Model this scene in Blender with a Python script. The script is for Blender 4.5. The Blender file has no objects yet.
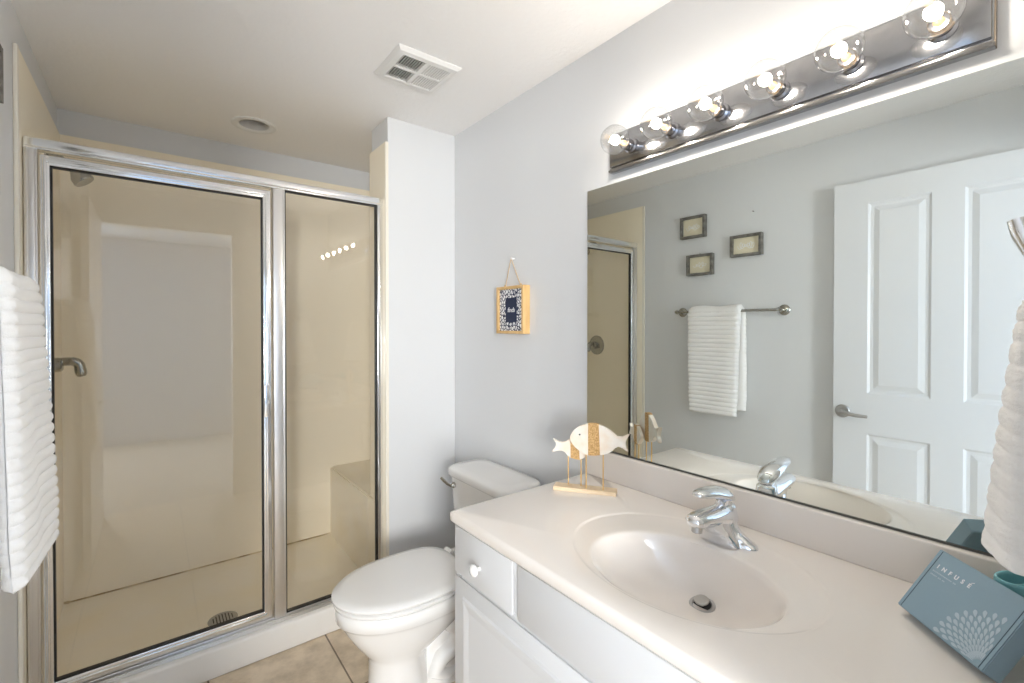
import bpy, bmesh, math, random
from mathutils import Vector, Matrix
PI = math.pi
S = bpy.context.scene
C = S.collection
random.seed(7)

# ------------------------------------------------------------------ camera
cd = bpy.data.cameras.new('camera')
cam = bpy.data.objects.new('camera', cd); C.objects.link(cam)
cam.location = (0, 0, 1.38)
cam.rotation_euler = (math.radians(90 - .507), 0, math.radians(-37.869))
cd.sensor_width = 36; cd.lens = 464.3 * 36 / 1024
cd.shift_y = -11.2 / 1024
cd.clip_start = .01
S.camera = cam
# ------------------------------------------------------------------ world, daylight, exposure
w = bpy.data.worlds.new('world'); S.world = w; w.use_nodes = True
w.node_tree.nodes['Background'].inputs[0].default_value = (.72, .86, 1, 1)
w.node_tree.nodes['Background'].inputs[1].default_value = 2.0
def area(name, loc, rot, sx, sy, power, col):
    l = bpy.data.lights.new(name, 'AREA'); l.shape = 'RECTANGLE'; l.size = sx; l.size_y = sy
    l.energy = power; l.color = col
    o = bpy.data.objects.new(name, l); C.objects.link(o); o.location = loc; o.rotation_euler = rot
    return o
area('bedroom_left_added_daylight', (-1.12, -2.64, 1.45), (math.radians(90), 0, 0), .72, 1.2, 80, (1, .985, .96))  # added lamp standing for bedroom daylight, placed to light pier, shower and toilet
area('bedroom_right_added_daylight', (1.65, -2.64, 1.45), (math.radians(90), 0, 0), .72, 1.2, 38, (1, .985, .96))  # second added daylight lamp, put in to brighten the left wall and towel
BULB = 94
S.view_settings.view_transform = 'Standard'
S.view_settings.look = 'None'
S.view_settings.exposure = 1.24
S.view_settings.gamma = 1
S.view_settings.use_curve_mapping = False
cy = S.cycles
cy.max_bounces = 14; cy.diffuse_bounces = 6; cy.glossy_bounces = 8
cy.transparent_max_bounces = 24; cy.transmission_bounces = 8
cy.sample_clamp_indirect = 6; cy.blur_glossy = .6
cy.use_denoising = True

# ------------------------------------------------------------------ materials
def mat(name, col=(.8, .8, .8), rough=.5, metal=0, spec=.5, coat=0, emit=None, es=0):
    m = bpy.data.materials.new(name); m.use_nodes = True
    b = m.node_tree.nodes['Principled BSDF']
    b.inputs['Base Color'].default_value = (*col, 1); b.inputs['Roughness'].default_value = rough
    b.inputs['Metallic'].default_value = metal; b.inputs['Specular IOR Level'].default_value = spec
    b.inputs['Coat Weight'].default_value = coat
    if emit: b.inputs['Emission Color'].default_value = (*emit, 1); b.inputs['Emission Strength'].default_value = es
    return m
def nd(m, t, **k):
    n = m.node_tree.nodes.new(t)
    for a, v in k.items(): setattr(n, a, v)
    return n
def lk(m, a, b): m.node_tree.links.new(a, b)
def coords(m, scale=(1, 1, 1)):
    t = nd(m, 'ShaderNodeTexCoord'); p = nd(m, 'ShaderNodeMapping'); p.inputs['Scale'].default_value = scale
    lk(m, t.outputs['Object'], p.inputs['Vector']); return p.outputs['Vector']
def bump(m, scale, dist, strength=1, detail=3, sc=(1, 1, 1)):
    n = nd(m, 'ShaderNodeTexNoise'); n.inputs['Scale'].default_value = scale; n.inputs['Detail'].default_value = detail
    lk(m, coords(m, sc), n.inputs['Vector'])
    b = nd(m, 'ShaderNodeBump'); b.inputs['Distance'].default_value = dist; b.inputs['Strength'].default_value = strength
    lk(m, n.outputs['Fac'], b.inputs['Height'])
    lk(m, b.outputs['Normal'], m.node_tree.nodes['Principled BSDF'].inputs['Normal'])
def vary(m, c1, c2, scale, detail=4, lo=.35, hi=.65, sc=(1, 1, 1)):
    n = nd(m, 'ShaderNodeTexNoise'); n.inputs['Scale'].default_value = scale; n.inputs['Detail'].default_value = detail
    lk(m, coords(m, sc), n.inputs['Vector'])
    r = nd(m, 'ShaderNodeValToRGB')
    r.color_ramp.elements[0].position = lo; r.color_ramp.elements[0].color = (*c1, 1)
    r.color_ramp.elements[1].position = hi; r.color_ramp.elements[1].color = (*c2, 1)
    lk(m, n.outputs['Fac'], r.inputs[0]); lk(m, r.outputs[0], m.node_tree.nodes['Principled BSDF'].inputs['Base Color'])
def glass(name, tint, f0, rough=0.0):
    m = bpy.data.materials.new(name); m.use_nodes = True; nt = m.node_tree
    nt.nodes.remove(nt.nodes['Principled BSDF'])
    tr = nd(m, 'ShaderNodeBsdfTransparent'); tr.inputs[0].default_value = (*tint, 1)
    gl = nd(m, 'ShaderNodeBsdfGlossy'); gl.inputs['Roughness'].default_value = rough
    lw = nd(m, 'ShaderNodeLayerWeight'); p = nd(m, 'ShaderNodeMath', operation='POWER'); p.inputs[1].default_value = 5
    lk(m, lw.outputs['Facing'], p.inputs[0])
    ma = nd(m, 'ShaderNodeMath', operation='MULTIPLY_ADD'); ma.inputs[1].default_value = 1 - f0; ma.inputs[2].default_value = f0
    lk(m, p.outputs[0], ma.inputs[0])
    mx = nd(m, 'ShaderNodeMixShader'); lk(m, ma.outputs[0], mx.inputs[0])
    lk(m, tr.outputs[0], mx.inputs[1]); lk(m, gl.outputs[0], mx.inputs[2])
    lk(m, mx.outputs[0], nt.nodes['Material Output'].inputs[0])
    return m

M = {}
M['wall'] = mat('wall_paint', (.69, .70, .708), .42); bump(M['wall'], 90, .0015, .25)
M['ceil'] = mat('ceiling_texture', (.91, .895, .88), .8); bump(M['ceil'], 55, .004, .55, 5)
M['surround'] = mat('cream_fibreglass', (.94, .86, .70), .28); bump(M['surround'], 6, .004, .15)
M['trimcream'] = mat('cream_bullnose', (.84, .79, .68), .3)
M['pan'] = mat('shower_pan_acrylic', (.82, .72, .53), .3); vary(M['pan'], (.93, .85, .68), (.94, .88, .76), 5)
M['curb'] = mat('curb_acrylic', (.86, .83, .78), .25)
M['silicone'] = mat('stained_caulk', (.45, .33, .15), .7); vary(M['silicone'], (.30, .20, .07), (.72, .60, .38), 14)
M['chrome'] = mat('chrome', (.86, .87, .89), .06, 1)
M['alum'] = mat('bright_aluminium', (.86, .87, .88), .16, 1)
M['satin'] = mat('satin_aluminium', (.78, .77, .76), .3, 1)
M['nickel'] = mat('brushed_nickel', (.48, .47, .46), .28, 1)
M['showermetal'] = mat('shower_fitting_metal', (.42, .41, .37), .16, 1)
M['oldchrome'] = mat('aged_chrome_plate', (.50, .50, .51), .12, 1); vary(M['oldchrome'], (.40, .40, .41), (.56, .56, .57), 9, 6)
M['rust'] = mat('tarnished_edge', (.30, .24, .18), .35, .8)
M['mirror'] = mat('mirror_silver', (.84, .88, .86), 0, 1)
M['mirroredge'] = mat('mirror_dark_edge', (.10, .10, .09), .3)
M['black'] = mat('black_gasket', (.012, .012, .012), .5)
M['dark'] = mat('dark_shade_fill', (.03, .03, .03), .8)  # near-black that stands in for shade in gaps and hollows
M['glass'] = glass('shower_glass', (1, .995, .985), .052)
M['bulbglass'] = glass('clear_bulb_glass', (.95, .95, .95), .19)
M['filament'] = mat('glowing_filament', (1, .9, .75), .5, emit=(1, .92, .82), es=BULB)
M['brassy'] = mat('bulb_stem_reflection', (.75, .50, .25), .3, .6)  # brass tone stands in for the orange reflection near the bulb base
M['socket'] = mat('socket_chrome', (.35, .35, .37), .15, 1)
M['counter'] = mat('cultured_marble', (.85, .79, .73), .16, coat=.3); vary(M['counter'], (.84, .78, .72), (.86, .80, .74), 3)
M['cabinet'] = mat('white_cabinet_paint', (.66, .655, .65), .35)
M['porcelain'] = mat('porcelain', (.83, .815, .79), .08, coat=.5)
M['seat'] = mat('toilet_seat_plastic', (.84, .83, .81), .14)
M['doorp'] = mat('door_paint', (.72, .73, .745), .38)
M['plastic'] = mat('white_plastic', (.80, .79, .77), .45)
M['towel'] = mat('white_terry', (.93, .92, .905), .95, spec=.1); bump(M['towel'], 420, .002, .45, 3)
M['towel'].node_tree.nodes['Principled BSDF'].inputs['Sheen Weight'].default_value = .3
M['fishwhite'] = mat('whitewashed_wood', (.82, .75, .66), .7); vary(M['fishwhite'], (.84, .79, .71), (.80, .68, .54), 22, 5, sc=(1, 1, 1))
M['band'] = mat('woven_tan_band', (.55, .33, .13), .8); vary(M['band'], (.40, .22, .07), (.70, .45, .20), 260, 2)
M['rod'] = mat('gold_rod', (.80, .52, .18), .3, .7)
M['lightwood'] = mat('light_wood', (.78, .62, .42), .6); vary(M['lightwood'], (.83, .68, .48), (.72, .54, .34), 30, 4, sc=(1, 1, 8))
M['framewood'] = mat('oak_frame', (.66, .42, .18), .5); vary(M['framewood'], (.72, .48, .22), (.58, .36, .14), 40, 4, sc=(1, 1, .2))
M['greyframe'] = mat('weathered_grey_frame', (.16, .155, .14), .7); vary(M['greyframe'], (.12, .115, .10), (.22, .21, .19), 40)
M['beige'] = mat('burlap_beige', (.76, .70, .53), .8); bump(M['beige'], 300, .001, .5)
M['navy'] = mat('navy_card', (.012, .022, .06), .6)
M['whiteink'] = mat('white_ink', (.85, .86, .87), .6)
M['twine'] = mat('jute_twine', (.62, .46, .28), .9)
M['boxblue'] = mat('dusty_blue_card', (.28, .40, .48), .55); bump(M['boxblue'], 200, .0005, .2)
M['petal'] = mat('pale_blue_print', (.50, .60, .66), .6)
M['seam'] = mat('box_seam', (.06, .10, .13), .7)
M['teal'] = mat('teal_ceramic', (.20, .50, .56), .15, coat=.3)
M['tealin'] = mat('teal_inside', (.07, .26, .30), .25)
M['carpet'] = mat('bedroom_carpet', (.42, .38, .33), .95)
M['bedwall'] = mat('bedroom_daylight_blue', (.40, .48, .58), .6)  # blue stands in for daylight in the chrome; dark to weaken glass reflections
M['bedding'] = mat('white_bedding', (.85, .86, .88), .9)
# patterned leaf print of the little sign
m = M['print'] = mat('leaf_print', (.02, .03, .08), .6)
v = nd(m, 'ShaderNodeTexVoronoi', feature='DISTANCE_TO_EDGE'); v.inputs['Scale'].default_value = 85
lk(m, coords(m, (1, 1, .75)), v.inputs['Vector'])
r = nd(m, 'ShaderNodeValToRGB'); r.color_ramp.interpolation = 'CONSTANT'
r.color_ramp.elements[0].color = (.015, .025, .07, 1); r.color_ramp.elements[1].position = .11; r.color_ramp.elements[1].color = (.85, .86, .87, 1)
lk(m, v.outputs['Distance'], r.inputs[0]); lk(m, r.outputs[0], m.node_tree.nodes['Principled BSDF'].inputs['Base Color'])
# floor tiles
m = M['floor'] = mat('travertine_tile', (.70, .60, .47), .4)
t = nd(m, 'ShaderNodeTexCoord'); mp = nd(m, 'ShaderNodeMapping'); mp.inputs['Location'].default_value = (.577 - .44 * 4, 2.133 - .44 * 7 - .1, 0)
mp.vector_type = 'TEXTURE'
lk(m, t.outputs['Object'], mp.inputs['Vector'])
bk = nd(m, 'ShaderNodeTexBrick'); bk.offset = 0; bk.inputs['Scale'].default_value = 1
bk.inputs['Brick Width'].default_value = .44; bk.inputs['Row Height'].default_value = .44; bk.inputs['Mortar Size'].default_value = .0032
bk.inputs['Mortar Smooth'].default_value = 0
bk.inputs['Color1'].default_value = (.70, .59, .45, 1); bk.inputs['Color2'].default_value = (.74, .63, .49, 1); bk.inputs['Mortar'].default_value = (.22, .17, .12, 1)
lk(m, mp.outputs[0], bk.inputs['Vector'])
n = nd(m, 'ShaderNodeTexNoise'); n.inputs['Scale'].default_value = 11; n.inputs['Detail'].default_value = 7; n.inputs['Roughness'].default_value = .65
lk(m, t.outputs['Object'], n.inputs['Vector'])
r = nd(m, 'ShaderNodeValToRGB'); r.color_ramp.elements[0].position = .32; r.color_ramp.elements[0].color = (.74, .70, .64, 1)
r.color_ramp.elements[1].position = .62; r.color_ramp.elements[1].color = (1.05, 1.03, 1.0, 1)
lk(m, n.outputs['Fac'], r.inputs[0])
mx = nd(m, 'ShaderNodeMixRGB', blend_type='MULTIPLY'); mx.inputs[0].default_value = 1
lk(m, bk.outputs['Color'], mx.inputs[1]); lk(m, r.outputs[0], mx.inputs[2]); lk(m, mx.outputs[0], m.node_tree.nodes['Principled BSDF'].inputs['Base Color'])

# ------------------------------------------------------------------ mesh helpers
class MB:
    def __init__(s): s.bm = bmesh.new()
    def box(s, lo, hi, bev=0, seg=2):
        lo = Vector(lo); hi = Vector(hi)
        r = bmesh.ops.create_cube(s.bm, size=1)
        vs = r['verts']; sc = hi - lo; c = (hi + lo) / 2
        for v in vs: v.co = Vector((v.co.x * sc.x, v.co.y * sc.y, v.co.z * sc.z)) + c
        if bev:
            es = list({e for v in vs for e in v.link_edges})
            bmesh.ops.bevel(s.bm, geom=es, offset=bev, segments=seg, affect='EDGES', profile=.5)
        return s
    def loft(s, rings, cap=True, closed=True):
        V = [[s.bm.verts.new(p) for p in r] for r in rings]
        n = len(V[0])
        for a, b in zip(V, V[1:]):
            for i in range(n if closed else n - 1):
                j = (i + 1) % n
                s.bm.faces.new((a[i], a[j], b[j], b[i]))
        if cap:
            s.bm.faces.new(list(reversed(V[0]))); s.bm.faces.new(V[-1])
        return s
    def tube(s, pts, r, n=10, cap=True, closed=False):
        pts = [Vector(p) for p in pts]; N = len(pts)
        rs = r if isinstance(r, (list, tuple)) else [r] * N
        rings = []; prev = None
        for i, p in enumerate(pts):
            if closed: t = pts[(i + 1) % N] - pts[i - 1]
            else: t = pts[min(i + 1, N - 1)] - pts[max(i - 1, 0)]
            t.normalize()
            if prev is None:
                u = t.orthogonal().normalized()
            else:
                u = (prev - t * prev.dot(t)).normalized()
            prev = u; w_ = t.cross(u)
            rings.append([p + (u * math.cos(2 * PI * k / n) + w_ * math.sin(2 * PI * k / n)) * rs[i] for k in range(n)])
        if closed: rings.append(rings[0]); 
        if closed:
            V = [[s.bm.verts.new(p) for p in r_] for r_ in rings[:-1]]
            for i in range(N):
                a = V[i]; b = V[(i + 1) % N]
                for k in range(n): s.bm.faces.new((a[k], a[(k + 1) % n], b[(k + 1) % n], b[k]))
        else: s.loft(rings, cap)
        return s
    def lathe(s, prof, origin, axis=(0, 0, 1), n=32, cap=True):
        o = Vector(origin); a = Vector(axis).normalized(); u = a.orthogonal().normalized(); w_ = a.cross(u)
        rings = [[o + a * z + (u * math.cos(2 * PI * k / n) + w_ * math.sin(2 * PI * k / n)) * max(r, 1e-5) for k in range(n)] for r, z in prof]
        return s.loft(rings, cap)
    def prism(s, poly, frame, th, bev=0):
        # poly of (u,v); frame = (origin, U, V); extruded by th along U x V
        o, U, Vv = [Vector(x) for x in frame]; N = U.cross(Vv).normalized()
        a = [s.bm.verts.new(o + U * p[0] + Vv * p[1]) for p in poly]
        b = [s.bm.verts.new(o + U * p[0] + Vv * p[1] + N * th) for p in poly]
        n = len(a)
        fa = s.bm.faces.new(list(reversed(a))); fb = s.bm.faces.new(b)
        for i in range(n): s.bm.faces.new((a[i], a[(i + 1) % n], b[(i + 1) % n], b[i]))
        if bev:
            es = list(set(fa.edges) | set(fb.edges))
            bmesh.ops.bevel(s.bm, geom=es, offset=bev, segments=2, affect='EDGES')
        return s
    def ellipsoid(s, c, r, rot=None, u=24, v=16):
        q = bmesh.ops.create_uvsphere(s.bm, u_segments=u, v_segments=v, radius=1)
        R = rot or Matrix.Identity(3)
        for x in q['verts']: x.co = R @ Vector((x.co.x * r[0], x.co.y * r[1], x.co.z * r[2])) + Vector(c)
        return s
    def build(s, name, m, parent=None, smooth=True, ang=38):
        bmesh.ops.recalc_face_normals(s.bm, faces=s.bm.faces[:])
        me = bpy.data.meshes.new(name)
        if smooth:
            for f in s.bm.faces: f.smooth = True
            for e in s.bm.edges:
                if len(e.link_faces) == 2 and e.calc_face_angle(0) > math.radians(ang): e.smooth = False
        org = Vector((0, 0, 0))
        if parent is not None:
            org = wloc(parent)
        else:
            xs = [v.co for v in s.bm.verts]
            org = Vector([(min(c[i] for c in xs) + max(c[i] for c in xs)) / 2 for i in range(2)] + [min(c[2] for c in xs)])
        for v in s.bm.verts: v.co -= org
        s.bm.to_mesh(me); s.bm.free()
        o = bpy.data.objects.new(name, me); C.objects.link(o)
        if m is not None: me.materials.append(m)
        if parent is not None: o.parent = parent
        else: o.location = org
        return o
def wloc(o):
    p = Vector(o.location)
    while o.parent: o = o.parent; p += Vector(o.location)
    return p
def tag(o, label, cat, group=None):
    o['label'] = label; o['category'] = cat
    if group: o['group'] = group
    return o
def thing(name, loc, label, cat, group=None):
    o = bpy.data.objects.new(name, None); C.objects.link(o); o.location = loc; o.empty_display_size = .05
    return tag(o, label, cat, group)
def struct(o, label=None, cat=None):
    o['kind'] = 'structure'
    if label: o['label'] = label
    if cat: o['category'] = cat
    return o
def sp(x, e): return math.copysign(abs(x) ** e, x)
def rrect(cx, cy_, hx, hy, r, n=6):
    out = []
    for qx, qy, a0 in ((1, 1, 0), (-1, 1, 90), (-1, -1, 180), (1, -1, 270)):
        for k in range(n + 1):
            a = math.radians(a0 + 90 * k / n)
            out.append((cx + qx * (hx - r) + r * math.cos(a), cy_ + qy * (hy - r) + r * math.sin(a)))
    return out
def text_mesh(name, body, size, mtx, m, parent, th=.0004, shear=0, spacing=1, align='CENTER', bold=0):
    cu = bpy.data.curves.new(name, 'FONT'); cu.body = body; cu.size = size; cu.extrude = th; cu.shear = shear
    cu.space_character = spacing; cu.align_x = align; cu.align_y = 'CENTER'; cu.offset = bold
    o = bpy.data.objects.new(name, cu); C.objects.link(o)
    bpy.context.view_layer.update()
    me = bpy.data.meshes.new_from_object(o.evaluated_get(bpy.context.evaluated_depsgraph_get()))
    bpy.data.objects.remove(o)
    me.transform(mtx); me.transform(Matrix.Translation(-wloc(parent)))
    ob = bpy.data.objects.new(name, me); C.objects.link(ob); me.materials.clear(); me.materials.append(m); ob.parent = parent
    return ob
def basis(o, U, V):
    U = Vector(U).normalized(); V = Vector(V).normalized(); N = U.cross(V)
    return Matrix(((U.x, V.x, N.x, o[0]), (U.y, V.y, N.y, o[1]), (U.z, V.z, N.z, o[2]), (0, 0, 0, 1)))

XL, XR, YP, YB, H = -.338, 1.28, 2.14, 2.985, 2.39
# ================================================================== SETTING
struct(MB().box((XL - .1, -.12, -.1), (XR + .1, YB + .1, 0)).build('floor', M['floor'], smooth=False))
# ceiling with a round hole for the recessed lamp
LX, LY = .415, 2.644
mb = MB()
ang = sorted({2 * PI * k / 48 for k in range(48)} | {math.atan2(yy - LY, xx - LX) % (2 * PI) for xx in (XL - .1, XR + .1) for yy in (-.12, YB + .1)})
def rect_pt(a, cx, cy_, x0, x1, y0, y1):
    c, s = math.cos(a), math.sin(a); t = 1e9
    if c > 1e-9: t = min(t, (x1 - cx) / c)
    if c < -1e-9: t = min(t, (x0 - cx) / c)
    if s > 1e-9: t = min(t, (y1 - cy_) / s)
    if s < -1e-9: t = min(t, (y0 - cy_) / s)
    return cx + t * c, cy_ + t * s
def ceil_ring(z, outer):
    if outer: return [(*rect_pt(a, LX, LY, XL - .1, XR + .1, -.12, YB + .1), z) for a in ang]
    return [(LX + .068 * math.cos(a), LY + .068 * math.sin(a), z) for a in ang]
mb.loft([ceil_ring(H + .1, False), ceil_ring(H, False), ceil_ring(H, True), ceil_ring(H + .1, True), ceil_ring(H + .1, False)], cap=False)
bmesh.ops.remove_doubles(mb.bm, verts=mb.bm.verts[:], dist=1e-5)
struct(mb.build('ceiling', M['ceil'], smooth=False))
struct(MB().box((XR, -.12, 0), (XR + .1, YB + .1, H)).build('wall_right', M['wall'], smooth=False))
struct(MB().box((XL - .1, -.12, 0), (XL, YB + .1, H)).build('wall_left', M['wall'], smooth=False))
struct(MB().box((XL, YB + .012, 0), (XR, YB + .1, H)).build('wall_back', M['wall'], smooth=False))
struct(MB().box((.905, YP, 0), (XR, 2.345, H), .003).build('wall_pier', M['wall'], smooth=False))
mb = MB().box((XL, -.12, 0), (-.29, 0, H)).box((.53, -.12, 0), (XR, 0, H)).box((-.29, -.12, 2.12), (.53, 0, H))
struct(mb.build('wall_front', M['wall'], smooth=False))
# cream surround of the shower, with rounded front edges
TZ = 2.268
struct(MB().box((XL, YB, .07), (XR, YB + .012, TZ)).build('wall_shower_back', M['surround'], smooth=False))
struct(MB().box((XL, 2.128, .0), (XL + .010, YB, TZ), .002).build('wall_shower_left', M['surround'], smooth=False))
struct(MB().box((1.268, 2.345, .0), (XR, YB, TZ), .002).build('wall_shower_right', M['surround'], smooth=False))
struct(MB().box((.893, YP + .006, .0), (.905, 2.346, TZ), .002).box((.881, 2.25, .0), (.894, 2.346, .503), .003).build('wall_shower_return', M['surround'], smooth=False))
struct(MB().box((XL, 2.108, 0), (XL + .012, 2.128, TZ), .004).build('trim_1', M['trimcream']))
struct(MB().box((.892, YP - .004, 0.0), (.908, YP + .006, TZ), .003).build('trim_2', M['trimcream']))
# door casing round the doorway the camera stands in
mb = MB().box((.52, .0, 0), (.585, .014, 2.18), .004).box((-.30, .0, 2.115), (.585, .014, 2.18), .004)
struct(mb.build('trim_3', M['doorp']))
# bedroom beyond the doorway
BX0, BX1, BY = -1.6, 2.2, -2.6
struct(MB().box((BX0, BY - .1, -.1), (BX1, -.12, 0)).build('floor_bedroom', M['carpet'], smooth=False))
struct(MB().box((BX0, BY - .1, H), (BX1, -.12, H + .1)).build('ceiling_bedroom', M['bedwall'], smooth=False))
wz0, wz1 = .8, 2.1
mb = MB().box((XL - .1, -.13, 0), (BX0, -.12, H)).box((XR + .1, -.13, 0), (BX1, -.12, H))
struct(mb.build('wall_bedroom_near', M['bedwall'], smooth=False))
struct(MB().box((BX0 - .1, BY - .1, 0), (BX0, -.12, H)).build('wall_bedroom_left', M['bedwall'], smooth=False))
struct(MB().box((BX1, BY - .1, 0), (BX1 + .1, -.12, H)).build('wall_bedroom_right', M['bedwall'], smooth=False))
wins = ((-1.5, -.74), (1.27, 2.03))  # unseen openings, added where their light passes through the doorway
mb = MB().box((BX0, BY - .1, 0), (BX1, BY, wz0)).box((BX0, BY - .1, wz1), (BX1, BY, H))
for xa, xb in ((BX0, wins[0][0]), (wins[0][1], wins[1][0]), (wins[1][1], BX1)): mb.box((xa, BY - .1, wz0), (xb, BY, wz1))
struct(mb.build('wall_bedroom_back', M['bedwall'], smooth=False))
for n_, (xa, xb) in enumerate(wins):
    mb = MB()
    for x in (xa, xb - .04): mb.box((x, BY - .03, wz0), (x + .04, BY + .01, wz1))
    for z in (wz0, wz1 - .04): mb.box((xa, BY - .03, z), (xb, BY + .01, z + .04))
    struct(mb.build('added_window_%d' % (n_ + 1), M['doorp']))
# open door folded back along the left wall (seen in the mirror)
DX, DY0, DY1, DZ = -.270, .045, .884, 2.107
dr = thing('door_1', (DX, DY0, 0), 'open white four-panel door beside the grey wall, seen in the mirror', 'door'); dr['kind'] = 'structure'
mb = MB()
T = .035
# leaf built as stiles, rails and recessed raised panels
py = [(.147, .391), (.500, .740)]; pz = [(.26, .842), (1.044, 1.993)]
ys = [DY0, .147, .391, .500, .740, DY1]; zs = [.012, .26, .842, 1.044, 1.993, DZ]
for i in (0, 2, 4): mb.box((DX - T, ys[i], .012), (DX, ys[i + 1], DZ))
for i in (1, 3):
    for j in (0, 2, 4): mb.box((DX - T, ys[i], zs[j]), (DX, ys[i + 1], zs[j + 1]))
leaf = mb.build('leaf', M['doorp'], dr, smooth=False)
for (a, b) in py:
    for (c, d) in pz:
        mb = MB()
        def rg(x, k): return [(x, a + k, c + k), (x, b - k, c + k), (x, b - k, d - k), (x, a + k, d - k)]
        mb.loft([rg(DX, 0), rg(DX - .008, .010), rg(DX - .009, .022), rg(DX - .001, .046)], cap=False)
        mb.bm.verts.ensure_lookup_table(); mb.bm.faces.new([mb.bm.verts[i] for i in (12, 13, 14, 15)])
        mb.build('raised_panel', M['doorp'], dr, smooth=False)
mb = MB().lathe([(0.0, 0), (.033, 0), (.033, .006), (.029, .010), (.012, .012), (.011, .05), (0, .052)], (DX, .842, .943), (1, 0, 0), 28, cap=False)
mb.tube([(DX + .045, .845, .943), (DX + .050, .817, .941), (DX + .048, .777, .934), (DX + .046, .727, .934)], [.011, .010, .009, .007], 12)
mb.build('door_handle', M['nickel'], dr)['label'] = 'brushed nickel lever handle'

# ================================================================== SHOWER
pan = thing('shower_pan', (.28, 2.56, 0), 'cream shower pan with a low white curb in front of the tiled floor', 'shower tray')
mb = MB()
x0, x1 = XL + .010, .881
prof = [(2.245, .0), (2.245, .085), (2.262, .074), (2.36, .069), (2.80, .069), (2.86, .073), (2.962, .081), (YB, .083), (YB, .0)]
def pan_ring(x, e=0): return [(x, y, z + (e if 0 < i < 8 else 0)) for i, (y, z) in enumerate(prof)]
mb.loft([pan_ring(x0, .004), pan_ring(x0 + .03, .001), pan_ring(x0 + .08), pan_ring(x1 - .08), pan_ring(x1 - .03, .001), pan_ring(x1, .004)])
mb.build('basin', M['pan'], pan, ang=50)
mb = MB().box((XL + .012, 2.136, 0), (.905, 2.245, .116), .010, 3)
mb.build('curb', M['curb'], pan)['label'] = 'white rounded curb'
mb = MB().box((XL + .012, YB - .004, .0825), (.881, YB, .089))
mb.box((XL + .0105, YB - .010, .082), (XL + .03, YB, .093))
mb.build('caulk_line', M['silicone'], pan, smooth=False)
mb = MB().lathe([(0, .004), (.052, .004), (.058, .001), (.058, -.002)], (.247, 2.425, .0695), (0, 0, 1), 32, cap=False)
dn = mb.build('drain', mat('drain_metal', (.40, .39, .36), .35, 1), pan)
mb = MB()
for k in range(-3, 4):
    hl = math.sqrt(.043 ** 2 - (k * .012) ** 2) - .004
    mb.box((.247 + k * .012 - .0022, 2.425 - hl, .0732), (.247 + k * .012 + .0022, 2.425 + hl, .0738))
mb.build('drain_slots', M['dark'], dn, smooth=False)
# moulded bench filling the right end of the shower
bench = [(.881, 2.347), (1.267, 2.347), (1.267, YB), (.881, YB)]
mb = MB().prism([(x, y) for x, y in bench], ((0, 0, .0), (1, 0, 0), (0, 1, 0)), .503, .009)
tag(mb.build('built_in_bench', M['pan'], ang=50), 'cream moulded bench at the right end of the shower, behind the narrow glass panel', 'bench')

# shower enclosure
YG = 2.19
en = thing('shower_enclosure', (.28, YG, .116), 'chrome framed shower enclosure with a clear glass door and narrow side panel', 'shower enclosure')
mb = MB().box((XL + .012, 2.166, 1.970), (.893, 2.214, 2.001), .006, 3)
mb.box((XL + .012, 2.170, 1.964), (.893, 2.210, 1.974), .002)
mb.build('header', M['alum'], en)
mb = MB().box((XL + .012, 2.160, .116), (.893, 2.215, .124), .002).box((XL + .012, 2.180, .120), (.893, 2.212, .137), .004)
mb.box((XL + .012, 2.163, .120), (.893, 2.171, .130), .002)
mb.build('sill_track', M['satin'], en)
mb = MB().box((XL + .012, 2.172, .13), (-.300, 2.208, 1.966), .003).box((-.303, 2.176, .13), (-.294, 2.204, 1.966), .002).box((-.322, 2.169, .13), (-.316, 2.173, 1.966), .001)
mb.build('left_jamb', M['satin'], en)
mb = MB().box((.866, 2.172, .13), (.893, 2.208, 1.966), .003)
mb.build('right_jamb', M['alum'], en)
mb = MB().box((.409, 2.170, .13), (.456, 2.210, 1.966), .004, 3).box((.4475, 2.166, .13), (.454, 2.171, 1.966), .001)
mb.build('mullion', M['satin'], en)
# fixed panel
fp = MB().box((.458, YG - .003, .138), (.866, YG + .003, 1.966)).build('fixed_panel', M['glass'], en, smooth=False)
mb = MB()
for lo, hi in (((.455, YG - .009, .137), (.461, YG + .009, 1.966)), ((.860, YG - .009, .137), (.866, YG + .009, 1.966)),
               ((.455, YG - .009, .136), (.866, YG + .009, .143)), ((.455, YG - .009, 1.959), (.866, YG + .009, 1.966))): mb.box(lo, hi)
mb.build('gasket', M['black'], fp, smooth=False)
# hinged door leaf
dl = MB()
X0, X1, Z0, Z1 = -.290, .402, .142, 1.951
def bar_v(x, w_): dl.box((x, 2.176, Z0), (x + w_, 2.204, Z1), .004, 3).box((x + w_ * .3, 2.171, Z0 + .01), (x + w_ * .7, 2.178, Z1 - .01), .003, 2)
bar_v(X0, .026); bar_v(X1 - .031, .031)
for z in (Z0, Z1 - .034):
    dl.box((X0, 2.1765, z), (X1, 2.2035, z + .034), .004, 3).box((X0 + .01, 2.172, z + .010), (X1 - .01, 2.178, z + .024), .003, 2)
df = dl.build('door_frame', M['alum'], en)
MB().box((X0 + .026, YG - .003, Z0 + .034), (X1 - .031, YG + .003, Z1 - .034)).build('door_glass', M['glass'], df, smooth=False)
mb = MB(); a, b, c, d = X0 + .026, X1 - .031, Z0 + .034, Z1 - .034; k = .0045
for lo, hi in (((a, YG - .009, c), (a + k, YG + .009, d)), ((b - k, YG - .009, c), (b, YG + .009, d)), ((a, YG - .009, c), (b, YG + .009, c + k)), ((a, YG - .009, d - k), (b, YG + .009, d))): mb.box(lo, hi)
mb.build('gasket', M['black'], df, smooth=False)
mb = MB().box((X1 - .030, 2.163, 1.00), (X1 - .006, 2.173, 1.135), .003, 2)
mb.build('door_pull', M['alum'], df)
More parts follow.
